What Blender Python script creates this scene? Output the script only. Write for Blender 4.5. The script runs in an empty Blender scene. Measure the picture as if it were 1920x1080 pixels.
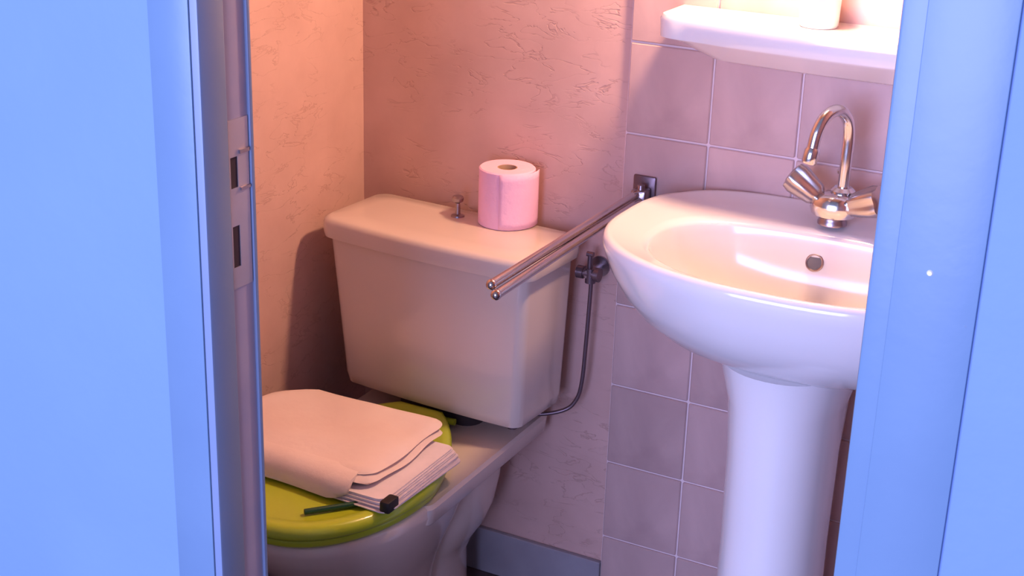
import bpy, bmesh, math, random
from mathutils import Vector, Matrix

C = bpy.context.scene.collection
scene = bpy.context.scene

# ------------------------------------------------------------------ camera
FLOOR = 0.08
cd = bpy.data.cameras.new('camera')
cam = bpy.data.objects.new('camera', cd)
C.objects.link(cam)
yaw, pitch, roll = 0.47810, 0.36000, 0.031086
fw = Vector((-math.sin(yaw)*math.cos(pitch), math.cos(yaw)*math.cos(pitch), -math.sin(pitch)))
rt = Vector((math.cos(yaw), math.sin(yaw), 0))
up = rt.cross(fw)
r2 = math.cos(roll)*rt + math.sin(roll)*up
u2 = -math.sin(roll)*rt + math.cos(roll)*up
M = Matrix((r2, u2, -fw)).transposed().to_4x4()
M.translation = Vector((1.44609, -2.19029, 1.59175))
cam.matrix_world = M
cd.sensor_width = 36.0
cd.lens = 2792.29/1920*36.0
cd.clip_start = 0.02
cd.dof.use_dof = False
scene.camera = cam

# ------------------------------------------------------------------ world, light, exposure
w = bpy.data.worlds.new('world'); scene.world = w
w.use_nodes = True
w.node_tree.nodes['Background'].inputs[0].default_value = (0.52, 0.60, 1.0, 1)
w.node_tree.nodes['Background'].inputs[1].default_value = 0.34

def area(name, loc, target, size, energy, color, sy=None):
    ld = bpy.data.lights.new(name, 'AREA'); ld.energy = energy; ld.color = color
    ld.shape = 'RECTANGLE'; ld.size = size; ld.size_y = sy or size
    o = bpy.data.objects.new(name, ld); C.objects.link(o)
    o.location = loc
    o.rotation_euler = (Vector(target)-Vector(loc)).to_track_quat('-Z', 'Y').to_euler()
    return o
area('hall_window_light', (0.55, -3.8, 1.35), (0.8, -0.6, 0.8), 2.4, 185, (0.49, 0.525, 1.0), 1.6)

vs = scene.view_settings
vs.view_transform = 'Standard'; vs.look = 'None'; vs.exposure = 0.0; vs.gamma = 1.0
vs.use_curve_mapping = False
LAMP = (0.79, -0.135, 1.55)
LAMP_STRENGTH = 470.0

# ------------------------------------------------------------------ materials
def mat(name, col, rough=0.5, metal=0.0, coat=0.0, var=None, scale=6.0, detail=5.0, bump=0.0, bscale=None, spec=0.5, sss=0.0, dist=0.0):
    m = bpy.data.materials.new(name); m.use_nodes = True
    nt = m.node_tree; b = nt.nodes['Principled BSDF']
    b.inputs['Base Color'].default_value = (*col, 1); b.inputs['Roughness'].default_value = rough
    b.inputs['Metallic'].default_value = metal; b.inputs['Coat Weight'].default_value = coat
    b.inputs['Coat Roughness'].default_value = 0.08
    b.inputs['Specular IOR Level'].default_value = spec
    tc = nt.nodes.new('ShaderNodeTexCoord')
    if var is None: var = tuple(c*0.93 for c in col)
    n = nt.nodes.new('ShaderNodeTexNoise'); n.inputs['Scale'].default_value = scale; n.inputs['Detail'].default_value = detail
    n.inputs['Distortion'].default_value = dist
    nt.links.new(tc.outputs['Object'], n.inputs['Vector'])
    rp = nt.nodes.new('ShaderNodeValToRGB')
    rp.color_ramp.elements[0].position = 0.35; rp.color_ramp.elements[1].position = 0.65
    rp.color_ramp.elements[0].color = (*var, 1); rp.color_ramp.elements[1].color = (*col, 1)
    nt.links.new(n.outputs['Fac'], rp.inputs['Fac']); nt.links.new(rp.outputs['Color'], b.inputs['Base Color'])
    if bump:
        n2 = nt.nodes.new('ShaderNodeTexNoise'); n2.inputs['Scale'].default_value = bscale or scale*4
        n2.inputs['Detail'].default_value = 6; n2.inputs['Distortion'].default_value = dist
        nt.links.new(tc.outputs['Object'], n2.inputs['Vector'])
        bp = nt.nodes.new('ShaderNodeBump'); bp.inputs['Strength'].default_value = bump; bp.inputs['Distance'].default_value = 0.01
        nt.links.new(n2.outputs['Fac'], bp.inputs['Height']); nt.links.new(bp.outputs['Normal'], b.inputs['Normal'])
    return m

# crumpled wall covering: thin creases over a mottled peach ground
def crinkle_mat():
    m = bpy.data.materials.new('peach_wall'); m.use_nodes = True
    nt = m.node_tree; b = nt.nodes['Principled BSDF']; b.inputs['Roughness'].default_value = 0.62
    tc = nt.nodes.new('ShaderNodeTexCoord')
    n = nt.nodes.new('ShaderNodeTexNoise'); n.inputs['Scale'].default_value = 9; n.inputs['Detail'].default_value = 8
    nt.links.new(tc.outputs['Object'], n.inputs['Vector'])
    mp = nt.nodes.new('ShaderNodeMapping'); mp.inputs['Scale'].default_value = (0.9, 0.9, 2.6)
    nt.links.new(tc.outputs['Object'], mp.inputs['Vector'])
    nn = nt.nodes.new('ShaderNodeTexNoise'); nn.inputs['Scale'].default_value = 13; nn.inputs['Detail'].default_value = 4
    nn.inputs['Distortion'].default_value = 0.5
    nt.links.new(mp.outputs['Vector'], nn.inputs['Vector'])
    s = nt.nodes.new('ShaderNodeMath'); s.operation = 'SUBTRACT'; s.inputs[1].default_value = 0.5
    nt.links.new(nn.outputs['Fac'], s.inputs[0])
    a = nt.nodes.new('ShaderNodeMath'); a.operation = 'ABSOLUTE'; nt.links.new(s.outputs[0], a.inputs[0])
    cr = nt.nodes.new('ShaderNodeMapRange'); cr.inputs['From Max'].default_value = 0.014
    nt.links.new(a.outputs[0], cr.inputs['Value'])
    n3 = nt.nodes.new('ShaderNodeTexNoise'); n3.inputs['Scale'].default_value = 8
    nt.links.new(tc.outputs['Object'], n3.inputs['Vector'])
    gate = nt.nodes.new('ShaderNodeMapRange'); gate.inputs['From Min'].default_value = 0.44; gate.inputs['From Max'].default_value = 0.55
    nt.links.new(n3.outputs['Fac'], gate.inputs['Value'])
    mx0 = nt.nodes.new('ShaderNodeMath'); mx0.operation = 'MAXIMUM'
    inv = nt.nodes.new('ShaderNodeMath'); inv.operation = 'SUBTRACT'; inv.inputs[0].default_value = 1.0
    nt.links.new(gate.outputs[0], inv.inputs[1])
    nt.links.new(cr.outputs[0], mx0.inputs[0]); nt.links.new(inv.outputs[0], mx0.inputs[1])
    rp = nt.nodes.new('ShaderNodeValToRGB')
    rp.color_ramp.elements[0].position = 0.32; rp.color_ramp.elements[0].color = (0.61, 0.385, 0.335, 1)
    rp.color_ramp.elements[1].position = 0.68; rp.color_ramp.elements[1].color = (0.71, 0.46, 0.405, 1)
    nt.links.new(n.outputs['Fac'], rp.inputs['Fac'])
    mix = nt.nodes.new('ShaderNodeMixRGB'); mix.inputs['Color1'].default_value = (0.56, 0.34, 0.29, 1)
    nt.links.new(mx0.outputs[0], mix.inputs['Fac']); nt.links.new(rp.outputs['Color'], mix.inputs['Color2'])
    nt.links.new(mix.outputs[0], b.inputs['Base Color'])
    ad = nt.nodes.new('ShaderNodeMath'); ad.operation = 'ADD'
    nt.links.new(mx0.outputs[0], ad.inputs[0]); nt.links.new(n.outputs['Fac'], ad.inputs[1])
    bp = nt.nodes.new('ShaderNodeBump'); bp.inputs['Strength'].default_value = 0.25; bp.inputs['Distance'].default_value = 0.004
    nt.links.new(ad.outputs[0], bp.inputs['Height']); nt.links.new(bp.outputs['Normal'], b.inputs['Normal'])
    return m

PEACH = crinkle_mat()
SIDEWALL = mat('plum_side_wall', (0.20, 0.11, 0.13), 0.5, var=(0.17, 0.09, 0.11))  # wall out of view, colour darkened to cut warm bounce light
BLUEWALL = mat('blue_wall_paint', (0.19, 0.325, 0.68), 0.6, var=(0.18, 0.31, 0.66), scale=5, bump=0.05, bscale=60)
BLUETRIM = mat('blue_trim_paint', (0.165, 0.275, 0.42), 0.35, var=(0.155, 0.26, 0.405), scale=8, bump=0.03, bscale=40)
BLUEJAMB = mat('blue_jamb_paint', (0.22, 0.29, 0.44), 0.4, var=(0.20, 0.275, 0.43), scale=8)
REBATE = mat('mauve_grey_rebate', (0.52, 0.44, 0.52), 0.5, var=(0.46, 0.40, 0.50), scale=14)  # mottled mauve-grey for the left rebate, greyer than the blue jamb
METALPLATE = mat('strike_metal', (0.62, 0.56, 0.60), 0.4, 0.55, scale=20)
TILE = mat('mauve_tile', (0.63, 0.44, 0.41), 0.28, var=(0.48, 0.325, 0.31), scale=7, detail=6, bump=0.06, bscale=14, dist=0.6)
GROUT = mat('pale_grout', (0.85, 0.68, 0.68), 0.8, scale=30)
CERAMIC = mat('white_ceramic', (0.80, 0.78, 0.78), 0.14, coat=0.6, var=(0.78, 0.76, 0.76))
TOILET = mat('ivory_ceramic', (0.73, 0.625, 0.56), 0.2, coat=0.5, var=(0.71, 0.605, 0.54))
CHROME = mat('chrome', (0.78, 0.76, 0.76), 0.16, 1.0, scale=3)
BARCHROME = mat('brushed_bar', (0.66, 0.58, 0.56), 0.10, 1.0, scale=3)
WORN = mat('worn_chrome', (0.62, 0.56, 0.54), 0.28, 1.0, scale=3)
DARKMETAL = mat('dull_metal', (0.42, 0.36, 0.40), 0.32, 1.0, scale=3)
PLATEDARK = mat('dark_bracket', (0.20, 0.14, 0.16), 0.35, 0.7, scale=3)
HOLE = mat('dark_hole', (0.05, 0.025, 0.035), 0.8)
LIME = mat('lime_plastic', (0.50, 0.62, 0.03), 0.28, coat=0.3, var=(0.46, 0.58, 0.03))
DKGREEN = mat('dark_green_plastic', (0.01, 0.07, 0.03), 0.35)
PINKPAPER = mat('pink_tissue', (0.98, 0.60, 0.78), 0.9, var=(0.96, 0.56, 0.74), bump=0.15, bscale=90)
CARD = mat('roll_core', (0.55, 0.36, 0.26), 0.9)
CLOTH = mat('pink_cloth', (0.90, 0.74, 0.68), 0.9, var=(0.84, 0.67, 0.61), bump=0.45, bscale=16)
PAPER = mat('paper', (0.85, 0.75, 0.77), 0.8, scale=30)
BLACK = mat('black_plastic', (0.012, 0.008, 0.010), 0.5)
BASEB = mat('grey_blue_baseboard', (0.36, 0.34, 0.38), 0.5, var=(0.30, 0.28, 0.32), scale=10)
FLOORM = mat('dark_floor', (0.10, 0.07, 0.08), 0.5, var=(0.07, 0.05, 0.06), scale=9, bump=0.05)
CEILM = mat('ceiling_paint', (0.42, 0.30, 0.27), 0.8)  # ceiling out of view, toned down so it bounces less lamp light
PLASTIC = mat('white_plastic', (0.92, 0.88, 0.84), 0.35)
OVERFLOW = mat('overflow_shadow', (0.16, 0.15, 0.16), 0.6)
RUBBER = mat('black_rubber', (0.05, 0.035, 0.04), 0.7)

# ------------------------------------------------------------------ mesh helpers
def box(bm, x0, x1, y0, y1, z0, z1, bev=0.0, seg=2):
    r = bmesh.ops.create_cube(bm, size=1.0)
    vs_ = r['verts']
    for v in vs_:
        v.co = Vector((x0+(v.co.x+.5)*(x1-x0), y0+(v.co.y+.5)*(y1-y0), z0+(v.co.z+.5)*(z1-z0)))
    if bev:
        es = list({e for v in vs_ for e in v.link_edges})
        bmesh.ops.bevel(bm, geom=es, offset=bev, segments=seg, affect='EDGES', profile=0.5)

def loft(bm, rings, cap0=True, cap1=True, closed=True):
    rows = [[bm.verts.new(p) for p in r] for r in rings]
    n = len(rows[0])
    for a, b in zip(rows, rows[1:]):
        for i in range(n if closed else n-1):
            j = (i+1) % n
            bm.faces.new((a[i], a[j], b[j], b[i]))
    if cap0: bm.faces.new(list(reversed(rows[0])))
    if cap1: bm.faces.new(rows[-1])

def tube(bm, pts, r, n=14, cap=True):
    pts = [Vector(p) for p in pts]
    rs = r if isinstance(r, (list, tuple)) else [r]*len(pts)
    t0 = (pts[1]-pts[0]).normalized()
    ref = Vector((0, 0, 1)) if abs(t0.z) < 0.9 else Vector((1, 0, 0))
    nrm = (ref - ref.dot(t0)*t0).normalized()
    rings = []
    for i, p in enumerate(pts):
        t = (pts[min(i+1, len(pts)-1)]-pts[max(i-1, 0)]).normalized()
        nrm = (nrm - nrm.dot(t)*t).normalized(); bn = t.cross(nrm)
        rings.append([p + rs[i]*(math.cos(2*math.pi*k/n)*nrm + math.sin(2*math.pi*k/n)*bn) for k in range(n)])
    loft(bm, rings, cap, cap)

def smoothpts(pts, k=6):
    P = [Vector(p) for p in pts]; out = []
    for i in range(len(P)-1):
        p0 = P[max(i-1, 0)]; p1 = P[i]; p2 = P[i+1]; p3 = P[min(i+2, len(P)-1)]
        for j in range(k):
            t = j/k
            out.append(0.5*((2*p1)+(-p0+p2)*t+(2*p0-5*p1+4*p2-p3)*t*t+(-p0+3*p1-3*p2+p3)*t**3))
    out.append(P[-1]); return out

def lathe(bm, prof, c=(0, 0), n=32, cap=True):
    rings = [[Vector((c[0]+r*math.cos(2*math.pi*k/n), c[1]+r*math.sin(2*math.pi*k/n), z)) for k in range(n)] for r, z in prof]
    loft(bm, rings, cap, cap)

def obj(name, bm, m, parent=None, smooth=True, angle=40, label=None):
    bmesh.ops.recalc_face_normals(bm, faces=bm.faces[:])
    if smooth:
        for f in bm.faces: f.smooth = True
        for e in bm.edges:
            if len(e.link_faces) == 2 and e.calc_face_angle(0) > math.radians(angle): e.smooth = False
    me = bpy.data.meshes.new(name); bm.to_mesh(me); bm.free()
    me.materials.append(m)
    o = bpy.data.objects.new(name, me); C.objects.link(o)
    if parent:
        o.parent = parent
        o.matrix_parent_inverse = Matrix.Identity(4)
    if label: o['label'] = label
    return o

def thing(name, label, cat, loc=(0, 0, 0), group=None):
    o = bpy.data.objects.new(name, None); C.objects.link(o); o.location = loc
    o.empty_display_size = 0.05
    o['label'] = label; o['category'] = cat
    if group: o['group'] = group
    return o
def tag(o, label, cat, group=None):
    o['label'] = label; o['category'] = cat
    if group: o['group'] = group
def struct(o, label=None):
    o['kind'] = 'structure'
    if label: o['label'] = label
    return o

def sub(o, lv=2):
    m = o.modifiers.new('subdivision', 'SUBSURF'); m.levels = lv; m.render_levels = lv

def offset(o, loc):
    # move mesh data so that the parts of a thing are local to the Empty at its base
    o.data.transform(Matrix.Translation(-Vector(loc)))

# ------------------------------------------------------------------ structure
RX = 1.30            # right wall of the little room
FY = -1.10           # hall-side face of the door wall
WT = 0.076
CZ = 2.50
TX = 0.5142; TW = 0.14417; TH = 0.15; TZ0 = 1.12847

bm = bmesh.new(); box(bm, -0.6, 2.6, -4.4, 0.10, FLOOR-0.1, FLOOR)
struct(obj('floor', bm, FLOORM, smooth=False), 'dark floor of the toilet room')
bm = bmesh.new(); box(bm, -0.1, RX+0.1, FY, 0.10, CZ, CZ+0.1)
struct(obj('ceiling', bm, CEILM, smooth=False), 'plain unseen ceiling, darkened to weaken warm bounce')
bm = bmesh.new(); box(bm, -0.10, 0, FY+WT, 0.10, FLOOR, CZ)
struct(obj('wall_left', bm, PEACH, smooth=False), 'peach textured wall to the left of the toilet')
bm = bmesh.new(); box(bm, RX, RX+0.10, FY+WT, 0.10, FLOOR, CZ)
struct(obj('wall_right', bm, SIDEWALL, smooth=False), 'wall on the basin side of the room')
bm = bmesh.new(); box(bm, 0, RX, 0, 0.10, FLOOR, CZ)
wall_back = struct(obj('wall_back', bm, PEACH, smooth=False), 'peach textured wall behind the toilet, mauve tiles to its right')

# grout bed and the tiles on it
bm = bmesh.new(); box(bm, TX, RX, -0.0052, -0.0002, FLOOR, CZ)
obj('grout', bm, GROUT, wall_back, smooth=False, label='pale grout bed between the mauve tiles')
bm = bmesh.new(); box(bm, 0.0017, TW-0.0017, -0.0092, -0.0050, 0.0017, TH-0.0017, bev=0.0016, seg=1)
bmesh.ops.recalc_face_normals(bm, faces=bm.faces[:])
tile_me = bpy.data.meshes.new('tile'); bm.to_mesh(tile_me); bm.free(); tile_me.materials.append(TILE)
# three tones of the same glaze
tones = []
for k, f in enumerate((1.0, 0.93, 1.06)):
    m2 = TILE.copy(); m2.name = 'mauve_tile_tone'
    for nd in m2.node_tree.nodes:
        if nd.type == 'VALTORGB':
            for e in nd.color_ramp.elements:
                c = e.color; e.color = (c[0]*f, c[1]*f, c[2]*f, 1)
    me2 = tile_me.copy(); me2.materials.clear(); me2.materials.append(m2); tones.append(me2)
rnd = random.Random(4)
ncol = int((RX-TX)/TW)+1
for c in range(ncol):
    for r in range(-8, 7):
        z = TZ0 - (r+1)*TH
        x = TX + c*TW
        me = rnd.choice(tones)
        h = TH
        if z < FLOOR:           # cut course along the floor
            if z + TH < FLOOR+0.02: continue
        wd = min(TW, RX-x)
        if wd < 0.02: continue
        z_lo = max(z, FLOOR)
        z_hi = min(z+TH, CZ)
        if z_hi - z_lo < 0.02: continue
        if wd < TW-0.001 or z_lo > z or z_hi < z+TH:
            bm = bmesh.new(); box(bm, 0.0017, wd-0.0017, -0.0092, -0.0050, 0.0017, (z_hi-z_lo)-0.0017, bev=0.0016, seg=1)
            o = obj('tile', bm, me.materials[0], wall_back, smooth=False)
        else:
            o = bpy.data.objects.new('tile', me); C.objects.link(o); o.parent = wall_back
        o.location = (x, 0, z_lo)

# baseboard under the peach part of the back wall and along the left wall
bm = bmesh.new(); box(bm, 0.013, TX-0.001, -0.012, -0.0003, FLOOR, 0.172, bev=0.002, seg=1)
struct(obj('baseboard_back', bm, BASEB, smooth=False), 'grey blue skirting board behind the toilet')
bm = bmesh.new(); box(bm, 0.0003, 0.012, FY+WT, -0.001, FLOOR, 0.172, bev=0.002, seg=1)
struct(obj('baseboard_left', bm, BASEB, smooth=False), 'grey blue skirting board along the left wall')

# door wall with its opening
OL, OR_, OT = 0.543, 1.192, 2.08       # inner faces of the frame
FT = 0.035                             # jamb thickness
bm = bmesh.new()
box(bm, -1.3, OL-FT, FY, FY+WT, FLOOR, CZ+0.1)
box(bm, OR_+FT, 2.9, FY, FY+WT, FLOOR, CZ+0.1)
box(bm, OL-FT, OR_+FT, FY, FY+WT, OT+FT, CZ+0.1)
struct(obj('wall_front', bm, BLUEWALL, smooth=False), 'light blue painted wall around the doorway')

door = bpy.data.objects.new('door_1', None); C.objects.link(door); struct(door, 'blue painted door frame the room is seen through')
# left jamb: stop section then rebate
for side in (0, 1):
    bm = bmesh.new()
    if side == 0:
        box(bm, OL-FT, OL, FY-0.001, FY+0.039, FLOOR, OT+FT, bev=0.003)
    else:
        box(bm, OR_, OR_+FT, FY-0.001, FY+0.039, FLOOR, OT+FT, bev=0.003)
    obj('jamb', bm, BLUETRIM if side else BLUEJAMB, door)
    bm = bmesh.new()
    if side == 0:
        box(bm, OL-FT, OL-0.004, FY+0.039, FY+WT+0.004, FLOOR, OT+FT, bev=0.002)
    else:
        box(bm, OR_+0.004, OR_+FT, FY+0.039, FY+WT+0.004, FLOOR, OT+FT, bev=0.002)
    obj('rebate', bm, REBATE if side == 0 else BLUEJAMB, door)
bm = bmesh.new(); box(bm, OL, OR_, FY-0.001, FY+0.039, OT, OT+FT, bev=0.003); obj('head_jamb', bm, BLUEJAMB, door)
bm = bmesh.new(); box(bm, OL-0.0045, OL-0.0005, FY+0.0735, FY+WT+0.003, FLOOR, OT, bev=0.001); obj('edge_bead', bm, BLUEJAMB, door)
# casings on the hall face, set back a little from the jamb edge
for side in (0, 1):
    a, b = ((0.485, 0.534) if side == 0 else (1.211, 1.276))
    bm = bmesh.new(); box(bm, a, b, FY-0.0035, FY-0.0012, FLOOR, OT+0.075, bev=0.001)
    obj('casing', bm, BLUETRIM, door)
bm = bmesh.new(); box(bm, 0.534, 1.211, FY-0.0035, FY-0.0012, OT+0.012, OT+0.075, bev=0.001); obj('head_casing', bm, BLUETRIM, door)
# keeper plate with its two openings, on the rebate
SX = OL-0.004
sp = None
bm = bmesh.new()
y0, y1 = FY+0.0405, FY+0.072
def plate_rect(bm, ya, yb, za, zb, t=0.0014): box(bm, SX, SX+t, ya, yb, za, zb)
hy0, hy1 = FY+0.0425, FY+0.054
H1 = (1.152, 1.184); H2 = (1.068, 1.112)
plate_rect(bm, y0, y1, 1.184, 1.222)
plate_rect(bm, y0, hy0, 1.068, 1.184); plate_rect(bm, hy1, y1, 1.068, 1.184)
plate_rect(bm, hy0, hy1, 1.112, 1.152); plate_rect(bm, y0, y1, 1.045, 1.068)
strike = obj('strike_plate', bm, METALPLATE, door, smooth=False, label='worn metal keeper plate with two dark openings')
for h in (H1, H2):
    bm = bmesh.new(); box(bm, SX-0.012, SX+0.0006, hy0, hy1, h[0], h[1])
    obj('latch_hole', bm, HOLE, strike, smooth=False, label='dark opening in the keeper plate')
bm = bmesh.new(); box(bm, SX+0.0014, SX+0.0035, FY+0.056, FY+0.071, 1.186, 1.190)
box(bm, SX+0.0014, SX+0.0035, FY+0.056, FY+0.071, 1.148, 1.151)
obj('plate_tab', bm, DARKMETAL, strike, smooth=False)
# small filled screw mark on right casing
bm = bmesh.new(); lathe(bm, [(0.0001, 0), (0.0025, 0), (0.0018, 0.0012), (0.0001, 0.0012)], n=14)
o = obj('screw_cap', bm, PLASTIC, door, label='tiny pale screw cap'); o.rotation_euler = (math.pi/2, 0, 0); o.location = (1.238, FY-0.0035, 1.215)

# ------------------------------------------------------------------ wash basin
BC = Vector((0.90, -0.215)); BZ = 0.91
N = 96
def basin_outline(th, a=0.303, bf=0.222, bb=0.207):
    c, s = math.cos(th), math.sin(th)
    if s < 0:  e = 2.25; b = bf
    else:      e = 3.6; b = bb
    x = a*math.copysign(abs(c)**(2/e), c); y = b*math.copysign(abs(s)**(2/e), s)
    return x, y
def bowl_outline(th, a=0.226, bf=0.163, bb=0.117):
    c, s = math.cos(th), math.sin(th)
    e = 2.3 if s < 0 else 2.7
    b = bf if s < 0 else bb
    return a*math.copysign(abs(c)**(2/e), c), b*math.copysign(abs(s)**(2/e), s)
IC = Vector((0.90, -0.242))
def bring(s, z, cy=None):
    ring = []
    if z < 0.89: z = 0.91-(0.91-z)*0.80
    for k in range(N):
        th = 2*math.pi*k/N
        x, y = basin_outline(th)
        cx = 0.892*(1-s)+BC.x*s; cyy = -0.165*(1-s)+BC.y*s
        yy = cyy + y*s
        zz = z + (0.006*min(1, max(0, (yy+0.06)/0.045)) if z > 0.89 else 0)
        ring.append(Vector((cx+x*s, min(yy, -0.0095), zz)))
    return ring
def iring(s, z, dy=0.0):
    ring = []
    for k in range(N):
        th = 2*math.pi*k/N
        x, y = bowl_outline(th)
        ring.append(Vector((IC.x+x*s, IC.y+dy+y*s, z)))
    return ring
LB = (0.90, -0.01, BZ-0.22)
basin = thing('wash_basin', 'white oval ceramic basin mounted on the mauve tiles below the shelf', 'basin', (0.89, -0.2, FLOOR))
bm = bmesh.new()
rings = [bring(0.30, 0.690), bring(0.42, 0.693), bring(0.56, 0.705), bring(0.70, 0.730), bring(0.82, 0.766), bring(0.905, 0.806), bring(0.96, 0.846),
         bring(0.988, 0.876), bring(1.0, 0.894), bring(1.0, 0.903), bring(0.992, 0.909), bring(0.975, 0.9115), bring(0.955, 0.9105),
         ]
# ledge: blend from the outline to the bowl outline
def blend(t, z):
    A = bring(0.955, z); B = iring(1.0, z)
    return [a.lerp(b, t) for a, b in zip(A, B)]
rings += [blend(0.35, 0.9075), blend(0.8, 0.9045), iring(1.0, 0.902), iring(0.988, 0.897), iring(0.972, 0.885, 0.0), iring(0.94, 0.860), iring(0.87, 0.830), iring(0.76, 0.803), iring(0.58, 0.785), iring(0.35, 0.777), iring(0.10, 0.774)]
loft(bm, rings)
bb = obj('bowl', bm, CERAMIC, basin, angle=80); offset(bb, basin.location)
# pedestal: flared column, open-backed
bm = bmesh.new()
def pring(z, rx, ry, cx=0.888, cy=-0.215):
    out = []
    for k in range(48):
        th = 2*math.pi*k/48
        c, s = math.cos(th), math.sin(th)
        y = cy+ry*s if s < 0 else cy+ry*0.8*math.copysign(abs(s)**0.7, s)
        out.append(Vector((cx+rx*math.copysign(abs(c)**0.9, c), y, z)))
    return out
loft(bm, [pring(FLOOR, .105, .12), pring(FLOOR+.02, .103, .118), pring(.16, .086, .102), pring(.30, .079, .095), pring(.45, .078, .095), pring(.60, .080, .10), pring(.68, .085, .107), pring(.73, .098, .118), pring(.748, .102, .124)])
pp = obj('pedestal', bm, CERAMIC, basin, angle=70); offset(pp, basin.location)
# overflow hole with its ring
ov = Vector((0.884, -0.1335, 0.862))
bm = bmesh.new(); lathe(bm, [(0.0108, -0.004), (0.0135, -0.004), (0.0138, 0.0008), (0.0125, 0.0018), (0.0108, 0.001)], n=24, cap=False)
o = obj('overflow_ring', bm, DARKMETAL, basin, label='small round chrome overflow'); o.rotation_euler = (math.radians(68), 0, 0); o.location = ov-basin.location
bm = bmesh.new(); lathe(bm, [(0.0001, -0.003), (0.0110, -0.003), (0.0110, 0.0002), (0.0001, 0.0002)], n=20)
h = obj('overflow_hole', bm, OVERFLOW, basin, smooth=False); h.rotation_euler = (math.radians(68), 0, 0); h.location = ov-basin.location
bm = bmesh.new(); lathe(bm, [(0.0001, 0.7735), (0.021, 0.7735), (0.024, 0.777), (0.019, 0.779), (0.0001, 0.778)], (IC.x, IC.y), 24)
o = obj('drain', bm, CHROME, basin); offset(o, basin.location)

# ------------------------------------------------------------------ basin tap
FXc, FYc, FZ = 0.892, -0.089, 0.9123
tap = thing('basin_mixer_tap', 'chrome swan-neck mixer tap with two knob handles on the basin ledge', 'tap', (FXc, FYc, FZ))
bm = bmesh.new(); lathe(bm, [(0.0001, 0), (0.022, 0), (0.022, 0.004), (0.020, 0.007), (0.0195, 0.012), (0.0001, 0.012)], n=28); obj('base_flange', bm, DARKMETAL, tap)
bm = bmesh.new()
loft(bm, [[Vector((x*s, y*s, z)) for x, y in [(math.cos(a)*0.034, math.sin(a)*0.027) for a in [2*math.pi*k/20 for k in range(20)]]] for s, z in ((0.70, 0.010), (0.95, 0.014), (1.06, 0.024), (1.0, 0.036), (0.80, 0.044), (0.5, 0.048))])
obj('body', bm, CHROME, tap)
bm = bmesh.new()
tube(bm, smoothpts([(0.008, 0.010, 0.045), (0.008, 0.010, 0.10), (0.008, 0.010, 0.140), (0.005, 0.002, 0.166), (-0.004, -0.018, 0.182), (-0.015, -0.040, 0.176), (-0.022, -0.053, 0.155), (-0.025, -0.058, 0.128)], 7), 0.0088, 16)
sp_ = obj('spout', bm, CHROME, tap)
bm = bmesh.new(); tube(bm, [(-0.0245, -0.0573, 0.132), (-0.025, -0.058, 0.128), (-0.027, -0.061, 0.112), (-0.0275, -0.0615, 0.109)], [0.0092, 0.0112, 0.0112, 0.0095], 20)
obj('aerator', bm, CHROME, sp_); sp_.location.z = -0.006
bm = bmesh.new(); lathe(bm, [(0.0001, 0.052), (0.017, 0.052), (0.0185, 0.057), (0.013, 0.062), (0.0001, 0.062)], (0.008, 0.010), 24); obj('spout_collar', bm, CHROME, sp_)
# fluted handles
def handle(d, lab):
    d = Vector(d).normalized()
    bm = bmesh.new()
    q = d.to_track_quat('Z', 'Y').to_matrix()
    base = Vector((0, 0, 0.022))
    prof = [(0.018, 0.010, 0), (0.028, 0.010, 0), (0.030, 0.014, .10), (0.036, 0.017, .14), (0.070, 0.0225, .14), (0.080, 0.0215, .10), (0.083, 0.014, 0), (0.083, 0.002, 0)]
    n = 40; rings = []
    for zz, r, fl in prof:
        rings.append([base + q @ Vector(((r*(1+fl*math.cos(5*a))) * math.cos(a), (r*(1+fl*math.cos(5*a)))*math.sin(a), zz)) for a in [2*math.pi*k/n for k in range(n)]])
    loft(bm, rings)
    return obj('handle', bm, WORN, tap, label=lab)
handle((-0.80, 0.02, 0.52), None)
handle((0.82, -0.22, 0.34), None)
bm = bmesh.new(); tube(bm, [(0.0, 0.018, 0.03), (0.0, 0.02, 0.075)], 0.0025, 10); lathe(bm, [(0.0001, 0.072), (0.006, 0.073), (0.007, 0.078), (0.0001, 0.082)], (0, 0.02), 16)
obj('pop_up_rod', bm, CHROME, tap)

# ------------------------------------------------------------------ shelf above the basin
SC = 0.90
def sring(z, hx, d, r):
    pts = []
    n = 14
    # back straight, two rounded front corners
    pts.append(Vector((SC+hx, -0.0095, z)))
    for k in range(n+1):
        a = -k/n*math.pi/2
        pts.append(Vector((SC+hx-r+r*math.cos(a), -d+r*0.8+r*0.8*math.sin(a), z)))
    for k in range(1, 8):
        t = k/8; pts.append(Vector((SC+hx-r-(2*(hx-r))*t, -d-0.010*math.sin(math.pi*t), z)))
    for k in range(n+1):
        a = -math.pi/2-k/n*math.pi/2
        pts.append(Vector((SC-hx+r+r*math.cos(a), -d+r*0.8+r*0.8*math.sin(a), z)))
    pts.append(Vector((SC-hx, -0.0095, z)))
    return pts
bm = bmesh.new()
loft(bm, [sring(1.126, .222, .060, .03), sring(1.130, .236, .070, .035), sring(1.156, .280, .108, .05), sring(1.160, .292, .116, .055), sring(1.163, .300, .119, .035), sring(1.190, .301, .121, .035), sring(1.1965, .298, .118, .035), sring(1.1965, .285, .107, .035)])
o = obj('wall_shelf', bm, CERAMIC, angle=50); tag(o, 'white ceramic shelf fixed to the mauve tiles above the basin', 'shelf')

# white tumbler standing on the shelf (only its foot is in view)
t = thing('tumbler', 'bright white tumbler standing on the wall shelf below the lamp', 'tumbler', (0.833, -0.062, 1.1968))
bm = bmesh.new(); lathe(bm, [(0.0001, 0), (0.0265, 0), (0.0285, 0.003), (0.031, 0.095), (0.029, 0.096), (0.0265, 0.006), (0.0001, 0.006)], n=36); obj('cup', bm, PLASTIC, t)

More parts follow.
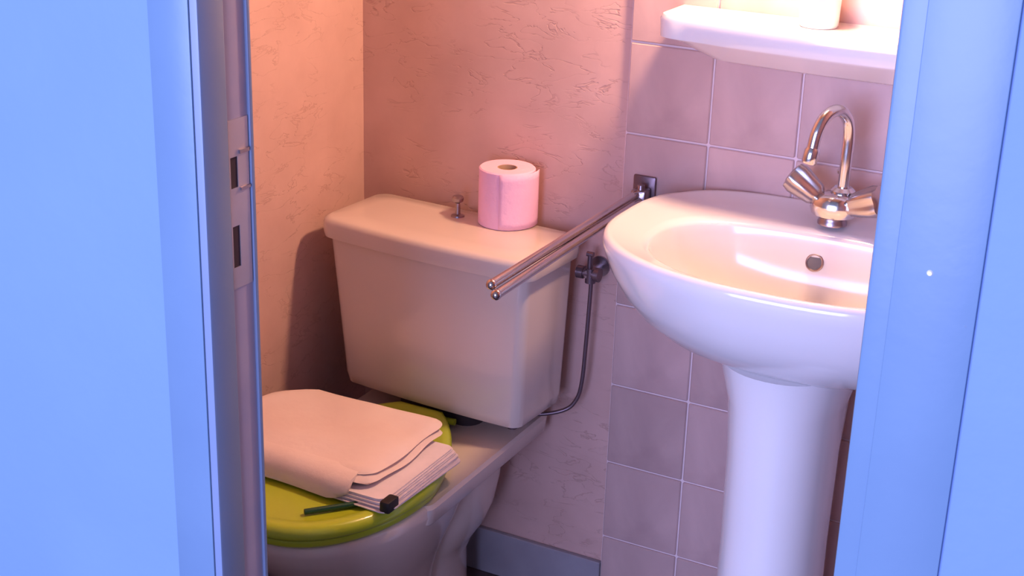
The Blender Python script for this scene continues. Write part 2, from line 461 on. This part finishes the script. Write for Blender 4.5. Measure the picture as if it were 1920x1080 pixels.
# ------------------------------------------------------------------ lamp above (out of frame)
lt = thing('wall_lamp', 'warm globe lamp on the tiled wall above the shelf', 'lamp', (LAMP[0], -0.0095, LAMP[2]))
bm = bmesh.new(); lathe(bm, [(0.0001, 0), (0.045, 0), (0.045, 0.012), (0.025, 0.03), (0.022, LAMP[1]*-1-0.0095-0.045), (0.0001, LAMP[1]*-1-0.0095-0.045)], n=28)
o = obj('base', bm, CHROME, lt); o.rotation_euler = (math.pi/2, 0, 0)
GL = bpy.data.materials.new('lamp_globe'); GL.use_nodes = True
gb = GL.node_tree.nodes['Principled BSDF']; gb.inputs['Base Color'].default_value = (0.9, 0.85, 0.75, 1)
gb.inputs['Emission Color'].default_value = (1.0, 0.58, 0.36, 1); gb.inputs['Emission Strength'].default_value = LAMP_STRENGTH
bm = bmesh.new(); bmesh.ops.create_uvsphere(bm, u_segments=24, v_segments=14, radius=0.042)
for v in bm.verts: v.co += Vector((0, LAMP[1]+0.0095, 0))
obj('globe', bm, GL, lt)

# ------------------------------------------------------------------ toilet
TC = 0.25
toilet = thing('toilet', 'ivory ceramic close-coupled toilet standing against the peach wall', 'toilet', (TC, -0.3, FLOOR))
def T(o): offset(o, toilet.location); return o
def ering(z, hw, yf, yb, ef=2.2, eb=3.0, n=56, cx=TC, yc=None):
    yc = (yf+yb)/2 if yc is None else yc
    out = []
    for k in range(n):
        th = 2*math.pi*k/n; c, s = math.cos(th), math.sin(th)
        e = ef if s < 0 else eb; b = (yc-yf) if s < 0 else (yb-yc)
        out.append(Vector((cx+hw*math.copysign(abs(c)**(2/e), c), yc+b*math.copysign(abs(s)**(2/e), s), z)))
    return out
bm = bmesh.new()
yc = -0.42
loft(bm, [ering(FLOOR, .098, -.50, -.22, yc=-.36), ering(FLOOR+.015, .098, -.50, -.22, yc=-.36), ering(.14, .080, -.485, -.24, yc=-.36), ering(.20, .075, -.49, -.25, yc=-.37),
          ering(.26, .088, -.52, -.25, yc=-.38), ering(.32, .112, -.565, -.25, yc=-.40), ering(.37, .135, -.605, -.24, yc=-.41), ering(.415, .150, -.640, -.22, yc=yc),
          ering(.440, .156, -.652, -.20, yc=yc), ering(.456, .156, -.652, -.20, yc=yc), ering(.460, .150, -.645, -.205, yc=yc)])
T(obj('bowl', bm, TOILET, toilet, angle=70))
bm = bmesh.new()
def rrect(z, x0, x1, y0, y1, r, n=6):
    out = []
    for cx, cy, a0 in ((x1-r, y1-r, 0), (x0+r, y1-r, 90), (x0+r, y0+r, 180), (x1-r, y0+r, 270)):
        for k in range(n+1):
            a = math.radians(a0+90*k/n); out.append(Vector((cx+r*math.cos(a), cy+r*math.sin(a), z)))
    return out
loft(bm, [rrect(.424, .095, .405, -.445, -.032, .02), rrect(.429, .091, .409, -.45, -.028, .022), rrect(.455, .089, .412, -.45, -.028, .022), rrect(.4605, .094, .407, -.445, -.032, .02)])
T(obj('rear_platform', bm, TOILET, toilet))
# trapway behind the bowl
bm = bmesh.new()
loft(bm, [ering(FLOOR, .06, -.26, -.09, 2.4, 2.4), ering(.20, .055, -.255, -.09, 2.4, 2.4), ering(.235, .070, -.265, -.08, 2.4, 2.4), ering(.27, .092, -.28, -.07, 2.4, 2.4), ering(.31, .108, -.29, -.06, 2.4, 2.4), ering(.36, .118, -.295, -.055, 2.4, 2.4), ering(.426, .124, -.295, -.05, 2.4, 2.4)])
T(obj('trapway', bm, TOILET, toilet, angle=60))
# cistern, turned very slightly on its platform
CR = Matrix.Translation((0.25, -0.04, 0)) @ Matrix.Rotation(math.radians(-3.2), 4, 'Z') @ Matrix.Translation((-0.25, 0.04, 0))
def cist(o): o.data.transform(CR); return T(o)
def crect(z, x0, x1, y0, y1, r, bow, n=7):
    pts = rrect(z, x0, x1, y0, y1, r, n)
    # add points along the front for the bow
    out = []
    for i, p in enumerate(pts):
        out.append(p)
        if i == 3*(n+1)-1:
            for k in range(1, 8):
                out.append(p.lerp(pts[i+1], k/8))
    for p in out:
        t_ = (p.x-(x0+x1)/2)/((x1-x0)/2)
        if p.y < (y0+y1)/2: p.y -= bow*(1-t_*t_)
    return out
bm = bmesh.new()
loft(bm, [crect(.497, .098, .436, -.186, -.050, .018, .006), crect(.502, .090, .444, -.194, -.046, .018, .007), crect(.52, .086, .447, -.197, -.045, .018, .008),
          crect(.66, .072, .452, -.200, -.042, .018, .010), crect(.776, .060, .456, -.203, -.040, .018, .010)])
cist(obj('cistern', bm, TOILET, toilet, angle=50))
bm = bmesh.new()
loft(bm, [crect(.770, .056, .461, -.208, -.036, .036, .010), crect(.770, .050, .467, -.213, -.033, .026, .011), crect(.778, .048, .469, -.215, -.032, .028, .011), crect(.794, .048, .469, -.215, -.032, .028, .011),
          crect(.801, .050, .467, -.213, -.034, .028, .011), crect(.805, .058, .459, -.205, -.040, .024, .011), crect(.806, .09, .43, -.17, -.07, .03, .010)])
lid = cist(obj('cistern_lid', bm, TOILET, toilet, angle=60))
# gasket between platform and cistern
bm = bmesh.new(); loft(bm, [rrect(.4605, .17, .33, -.165, -.07, .03), rrect(.4975, .17, .33, -.165, -.07, .03)])
T(obj('gasket', bm, RUBBER, toilet))
# pull knob on the lid
kx, ky, kz = 0.243, -0.079, 0.8055
bm = bmesh.new(); lathe(bm, [(0.0001, kz), (0.012, kz), (0.011, kz+.003), (0.0045, kz+.005), (0.0038, kz+.024), (0.0095, kz+.028), (0.0105, kz+.034), (0.0075, kz+.037), (0.0001, kz+.037)], (kx, ky), 24)
T(obj('flush_knob', bm, DARKMETAL, toilet, label='small chrome pull knob on the cistern lid'))
# seat ring and lid
def lring(z, g):
    out = []
    n = 64; cy = -.43
    for k in range(n):
        th = 2*math.pi*k/n; c, s = math.cos(th), math.sin(th)
        if s < 0: e = 2.15; b = .238-g
        else: e = 1.45; b = .262-g
        hw = .162-g
        x = hw*math.copysign(abs(c)**(2/e), c); y = cy+b*math.copysign(abs(s)**(2/e), s)
        out.append(Vector((TC-.004+x, min(y, -.194-g), z)))
    return out
bm = bmesh.new(); loft(bm, [lring(.4612, .014), lring(.4612, .010), lring(.466, .006), lring(.474, .006), lring(.476, .010)])
T(obj('seat', bm, LIME, toilet, angle=60))
bm = bmesh.new(); loft(bm, [lring(.4768, .008), lring(.477, .002), lring(.481, .0), lring(.489, .0), lring(.4955, .004), lring(.498, .011), lring(.498, .020), lring(.4945, .029), lring(.4925, .038), lring(.4935, .09), lring(.4945, .13), lring(.4947, .155)])
seatlid = T(obj('seat_lid', bm, LIME, toilet, angle=70, label='closed lime green seat lid with a raised rim'))
for sx in (-1, 1):
    bm = bmesh.new(); tube(bm, [(TC-.004+sx*.04-.018, -.187, .474), (TC-.004+sx*.04+.018, -.183, .474)], 0.006, 16)
    T(obj('hinge', bm, LIME, toilet))
# side bolt under the platform
bm = bmesh.new(); lathe(bm, [(0.0001, .4605), (0.009, .4605), (0.009, .467), (0.004, .470), (0.004, .4965), (.0001, .4965)], (0.385, -.125), 14)
T(obj('fixing_bolt', bm, PLATEDARK, toilet))

# ------------------------------------------------------------------ toilet roll
rc = Vector((0.329, -0.0645, 0.8062))
tr = thing('toilet_roll', 'pink toilet paper roll standing on the cistern lid', 'toilet roll', rc)
bm = bmesh.new()
n = 56; R0 = 0.0475; r0 = 0.017; HH = 0.098
def rr(a, r, z, wob=0): return Vector((r*math.cos(a), r*math.sin(a), z))
rings = []
for r, z in ((r0, 0.001), (R0-.002, 0.0), (R0, 0.0015), (R0*1.004, HH*.5), (R0, HH-.002), (R0-.0022, HH), (r0, HH-.0008), (r0, .001)):
    rings.append([rr(2*math.pi*k/n, r, z) for k in range(n)])
loft(bm, rings, False, False); bmesh.ops.remove_doubles(bm, verts=bm.verts[:], dist=1e-5)
obj('paper', bm, PINKPAPER, tr, angle=35)
bm = bmesh.new(); loft(bm, [[rr(2*math.pi*k/n, r, z) for k in range(n)] for r, z in ((r0-.0002, .0012), (r0-.0002, HH-.0009), (r0-.0016, HH-.0009), (r0-.0016, .0012))], False, False)
obj('core', bm, CARD, tr)
# loose sheet end curling off the right side
bm = bmesh.new()
prof = []
for k in range(13):
    a = math.radians(-78+ (k)*8.5); rad = R0+0.0006+0.005*max(0, (k-4)/8)**1.6
    prof.append((rad*math.cos(a), rad*math.sin(a)))
rows = []
for z in [0.0015+ (HH-.003)*i/8 for i in range(9)]:
    f = 0.55+0.45*math.sin(min(1, z/HH)*math.pi*0.9+.4)
    rows.append([Vector((x*(1+0.0*f), y, z)) for x, y in prof])
loft(bm, rows, False, False, closed=False)
o = obj('loose_sheet', bm, PINKPAPER, tr); sm = o.modifiers.new('thickness', 'SOLIDIFY'); sm.thickness = 0.0006; sm.offset = 1

# ------------------------------------------------------------------ towel rail
tz = 0.889
rail = thing('towel_rail', 'double chrome towel rail sticking out of the tiles past the basin', 'towel rail', (0.556, -0.0095, tz))
bm = bmesh.new(); box(bm, -0.020, 0.020, -0.006, 0.0, -0.020, 0.024, bev=0.003); obj('wall_plate', bm, PLATEDARK, rail)
bm = bmesh.new(); box(bm, -0.012, 0.014, -0.034, -0.006, -0.016, 0.006, bev=0.004); tube(bm, [(0.003, -0.024, -0.020), (0.003, -0.024, 0.014)], 0.006, 14)
obj('swivel_bracket', bm, DARKMETAL, rail)
for e0, e1 in (((-0.002, -0.024, -0.001), (-0.010, -0.505, -0.009)), ((0.004, -0.024, -0.011), (0.003, -0.515, -0.018))):
    bm = bmesh.new(); tube(bm, [e0, e1], 0.0068, 16)
    bmesh.ops.create_uvsphere(bm, u_segments=14, v_segments=8, radius=0.0078, matrix=Matrix.Translation(e1))
    obj('bar', bm, BARCHROME, rail)

# ------------------------------------------------------------------ stop valve and supply pipe
vx, vy, vz = 0.480, -0.045, 0.738
va = thing('stop_valve', 'chrome stop valve on the wall between cistern and basin', 'valve', (vx, 0, vz))
bm = bmesh.new(); tube(bm, [(0, -0.0003, 0), (0, -0.004, 0)], 0.018, 20); tube(bm, [(0, -0.002, 0), (0, vy-0.008, 0)], 0.0075, 14); obj('wall_stub', bm, DARKMETAL, va)
bm = bmesh.new(); tube(bm, [(-0.022, vy, 0), (-0.010, vy, 0), (-0.0095, vy, 0), (0.010, vy, 0), (0.0105, vy, 0), (0.019, vy, 0)], [0.011, 0.011, .0085, .0085, .012, .012], 18)
tube(bm, [(0.002, vy, -0.016), (0.002, vy, 0.010)], 0.009, 14); obj('body', bm, PLATEDARK, va)
bm = bmesh.new(); tube(bm, [(0.0, vy, 0.008), (0.0, vy, 0.034)], 0.0042, 12); tube(bm, [(-0.006, vy, 0.034), (0.006, vy, 0.034)], 0.0045, 12); obj('handle', bm, PLATEDARK, va)
bm = bmesh.new()
tube(bm, smoothpts([(0.004, vy, -0.014), (0.003, vy, -0.05), (0.000, vy, -0.13), (-0.004, vy, -0.20), (-0.012, vy-.002, -0.235), (-0.03, vy-.01, -0.256), (-0.07, vy-.03, -0.266), (-0.12, vy-.05, -0.262), (-0.145, vy-.058, -0.246)], 6), 0.0036, 12)
obj('supply_pipe', bm, PLATEDARK, va)

# ------------------------------------------------------------------ things on the seat lid
# booklet
BKZ = 0.4988
bk = thing('booklet', 'thick paper booklet lying under the folded cloth on the lime lid', 'booklet', (0.265, -0.44, BKZ))
def rp_(x0, x1, y0, y1, z, r=.004): return [p for p in rrect(z, x0, x1, y0, y1, r, 4)]
for i in range(7):
    bm = bmesh.new(); z = 0.0002+i*0.0021
    s = i*0.0022
    x1 = 0.142-s*1.2; r = 0.03
    a = rrect(z, -0.15, x1, -0.108+s*.4, 0.105, r*.5, 5); b = rrect(z+.0018, -0.15, x1, -0.108+s*.4, 0.105, r*.5, 5)
    for p in a+b: p.z += 0.004*max(0, (p.x-.05)/.09)**2*(0.3+i/7)
    loft(bm, [a, b])
    o = obj('page_bundle', bm, PAPER, bk)
    o.rotation_euler = (0, 0, math.radians([-2.5, 1.0, -1.2, .6, -.5, .8, 0][i]))
bm = bmesh.new(); box(bm, 0.122, 0.139, -0.1115, -0.082, 0.0008, 0.0196, bev=.003)
obj('binding_clip', bm, BLACK, bk, label='black clip on the corner of the booklet')

# folded cloth: two thick layers with a rounded fold
def cloth_layer(name, x0, x1, y0, y1, z0, z1, seed, parent, cutcorner=0.0, rot=0):
    rn = random.Random(seed)
    nx, ny = 26, 20
    ph = [rn.uniform(0, 6.28) for _ in range(6)]
    def zt(u, v):
        return z1 + 0.0026*math.sin(3.1*u*2+ph[0]+2*v) + 0.0020*math.sin(5*v*2+ph[1]-3*u) + 0.0013*math.sin(13*u+7*v+ph[2]) - 0.0016*math.exp(-((u*0.8+v*0.6-0.55)/0.03)**2)*(1 if z0 > 0.005 else 0) 
    bm = bmesh.new()
    top = []; bot = []
    for j in range(ny+1):
        rt_ = []; rb = []
        for i in range(nx+1):
            u, v = i/nx, j/ny
            eu = min(u, 1-u)*nx; ev = min(v, 1-v)*ny
            x = x0+(x1-x0)*u; y = y0+(y1-y0)*v
            # wavy outline and rounded corners
            rr_ = 0.028
            dx = max(abs(x-(x0+x1)/2)-((x1-x0)/2-rr_), 0); dy = max(abs(y-(y0+y1)/2)-((y1-y0)/2-rr_), 0)
            d = math.hypot(dx, dy)
            if d > rr_:
                f = rr_/d
                sx = math.copysign((x1-x0)/2-rr_+dx*f, x-(x0+x1)/2); sy = math.copysign((y1-y0)/2-rr_+dy*f, y-(y0+y1)/2)
                x = (x0+x1)/2+sx; y = (y0+y1)/2+sy; d = rr_
            x += 0.003*math.sin(9*v+ph[3]); y += 0.003*math.sin(8*u+ph[4])
            if cutcorner and u < .18: y = y - cutcorner*(1-u/.18)*v
            edge = min(1.0, max(0.0, (rr_-d)/0.012)) if d > 0 else 1.0
            k = math.sqrt(1-(1-edge)**2)
            z = z0+(zt(u, v)-z0)*(0.5+0.5*k) if edge < 1 else zt(u, v)
            rt_.append(bm.verts.new((x, y, z)))
            rb.append(bm.verts.new((x, y, z0 + (zt(u, v)-z0)*(0.5-0.5*k) if edge < 1 else z0)))
        top.append(rt_); bot.append(rb)
    for j in range(ny):
        for i in range(nx):
            bm.faces.new((top[j][i], top[j][i+1], top[j+1][i+1], top[j+1][i]))
            bm.faces.new((bot[j][i], bot[j+1][i], bot[j+1][i+1], bot[j][i+1]))
    rim = [(0, i) for i in range(nx)]+[(j, nx) for j in range(ny)]+[(ny, i) for i in range(nx, 0, -1)]+[(j, 0) for j in range(ny, 0, -1)]
    for a, b in zip(rim, rim[1:]+rim[:1]):
        bm.faces.new((top[a[0]][a[1]], bot[a[0]][a[1]], bot[b[0]][b[1]], top[b[0]][b[1]]))
    bmesh.ops.remove_doubles(bm, verts=bm.verts[:], dist=1e-6)
    return obj(name, bm, CLOTH, parent, angle=80)
cl = thing('folded_cloth', 'pale pink folded cloth lying on top of the booklet', 'cloth', (0.21, -0.42, 0.5190))
cloth_layer('lower_layer', -0.172, 0.152, -0.110, 0.118, 0.0, 0.009, 3, cl, cutcorner=.06)
cloth_layer('upper_layer', -0.170, 0.146, -0.106, 0.120, 0.0100, 0.0190, 8, cl, cutcorner=.06)

# front edge of the cloth draped down over the booklet
bm = bmesh.new(); rings = []
for i in range(25):
    t_ = i/24; x = -0.166+0.286*t_
    dy = 0.003*math.sin(7*t_+1)+0.004*t_; k = 1-0.75*max(0, (t_-.86)/.14)**2
    pr_ = [(-0.085, 0.0165), (-0.100, 0.0175), (-0.116, 0.0135), (-0.125, 0.004), (-0.129, -0.008), (-0.1285, -0.0195), (-0.124, -0.0195), (-0.123, -0.008), (-0.119, 0.001), (-0.111, 0.008), (-0.098, 0.011), (-0.085, 0.012)]
    rings.append([Vector((x, -0.085+(y+0.085)*(0.85+0.15*k)-dy*(y < -0.11), z if z > 0.0 else z*k)) for y, z in pr_])
loft(bm, rings)
obj('draped_edge', bm, CLOTH, cl, angle=80)

# dark green pen sticking out from under the booklet
bm = bmesh.new()
tube(bm, [(0.2905, -0.6055, 0), (0.291, -0.605, 0), (0.320, -0.572, 0.0), (0.347, -0.541, 0)], [0.003, 0.0045, 0.0045, 0.0045], 14)
for v in bm.verts: v.co.z += 0.4985
o = obj('pen', bm, DKGREEN); tag(o, 'dark green pen poking out from under the booklet', 'pen')
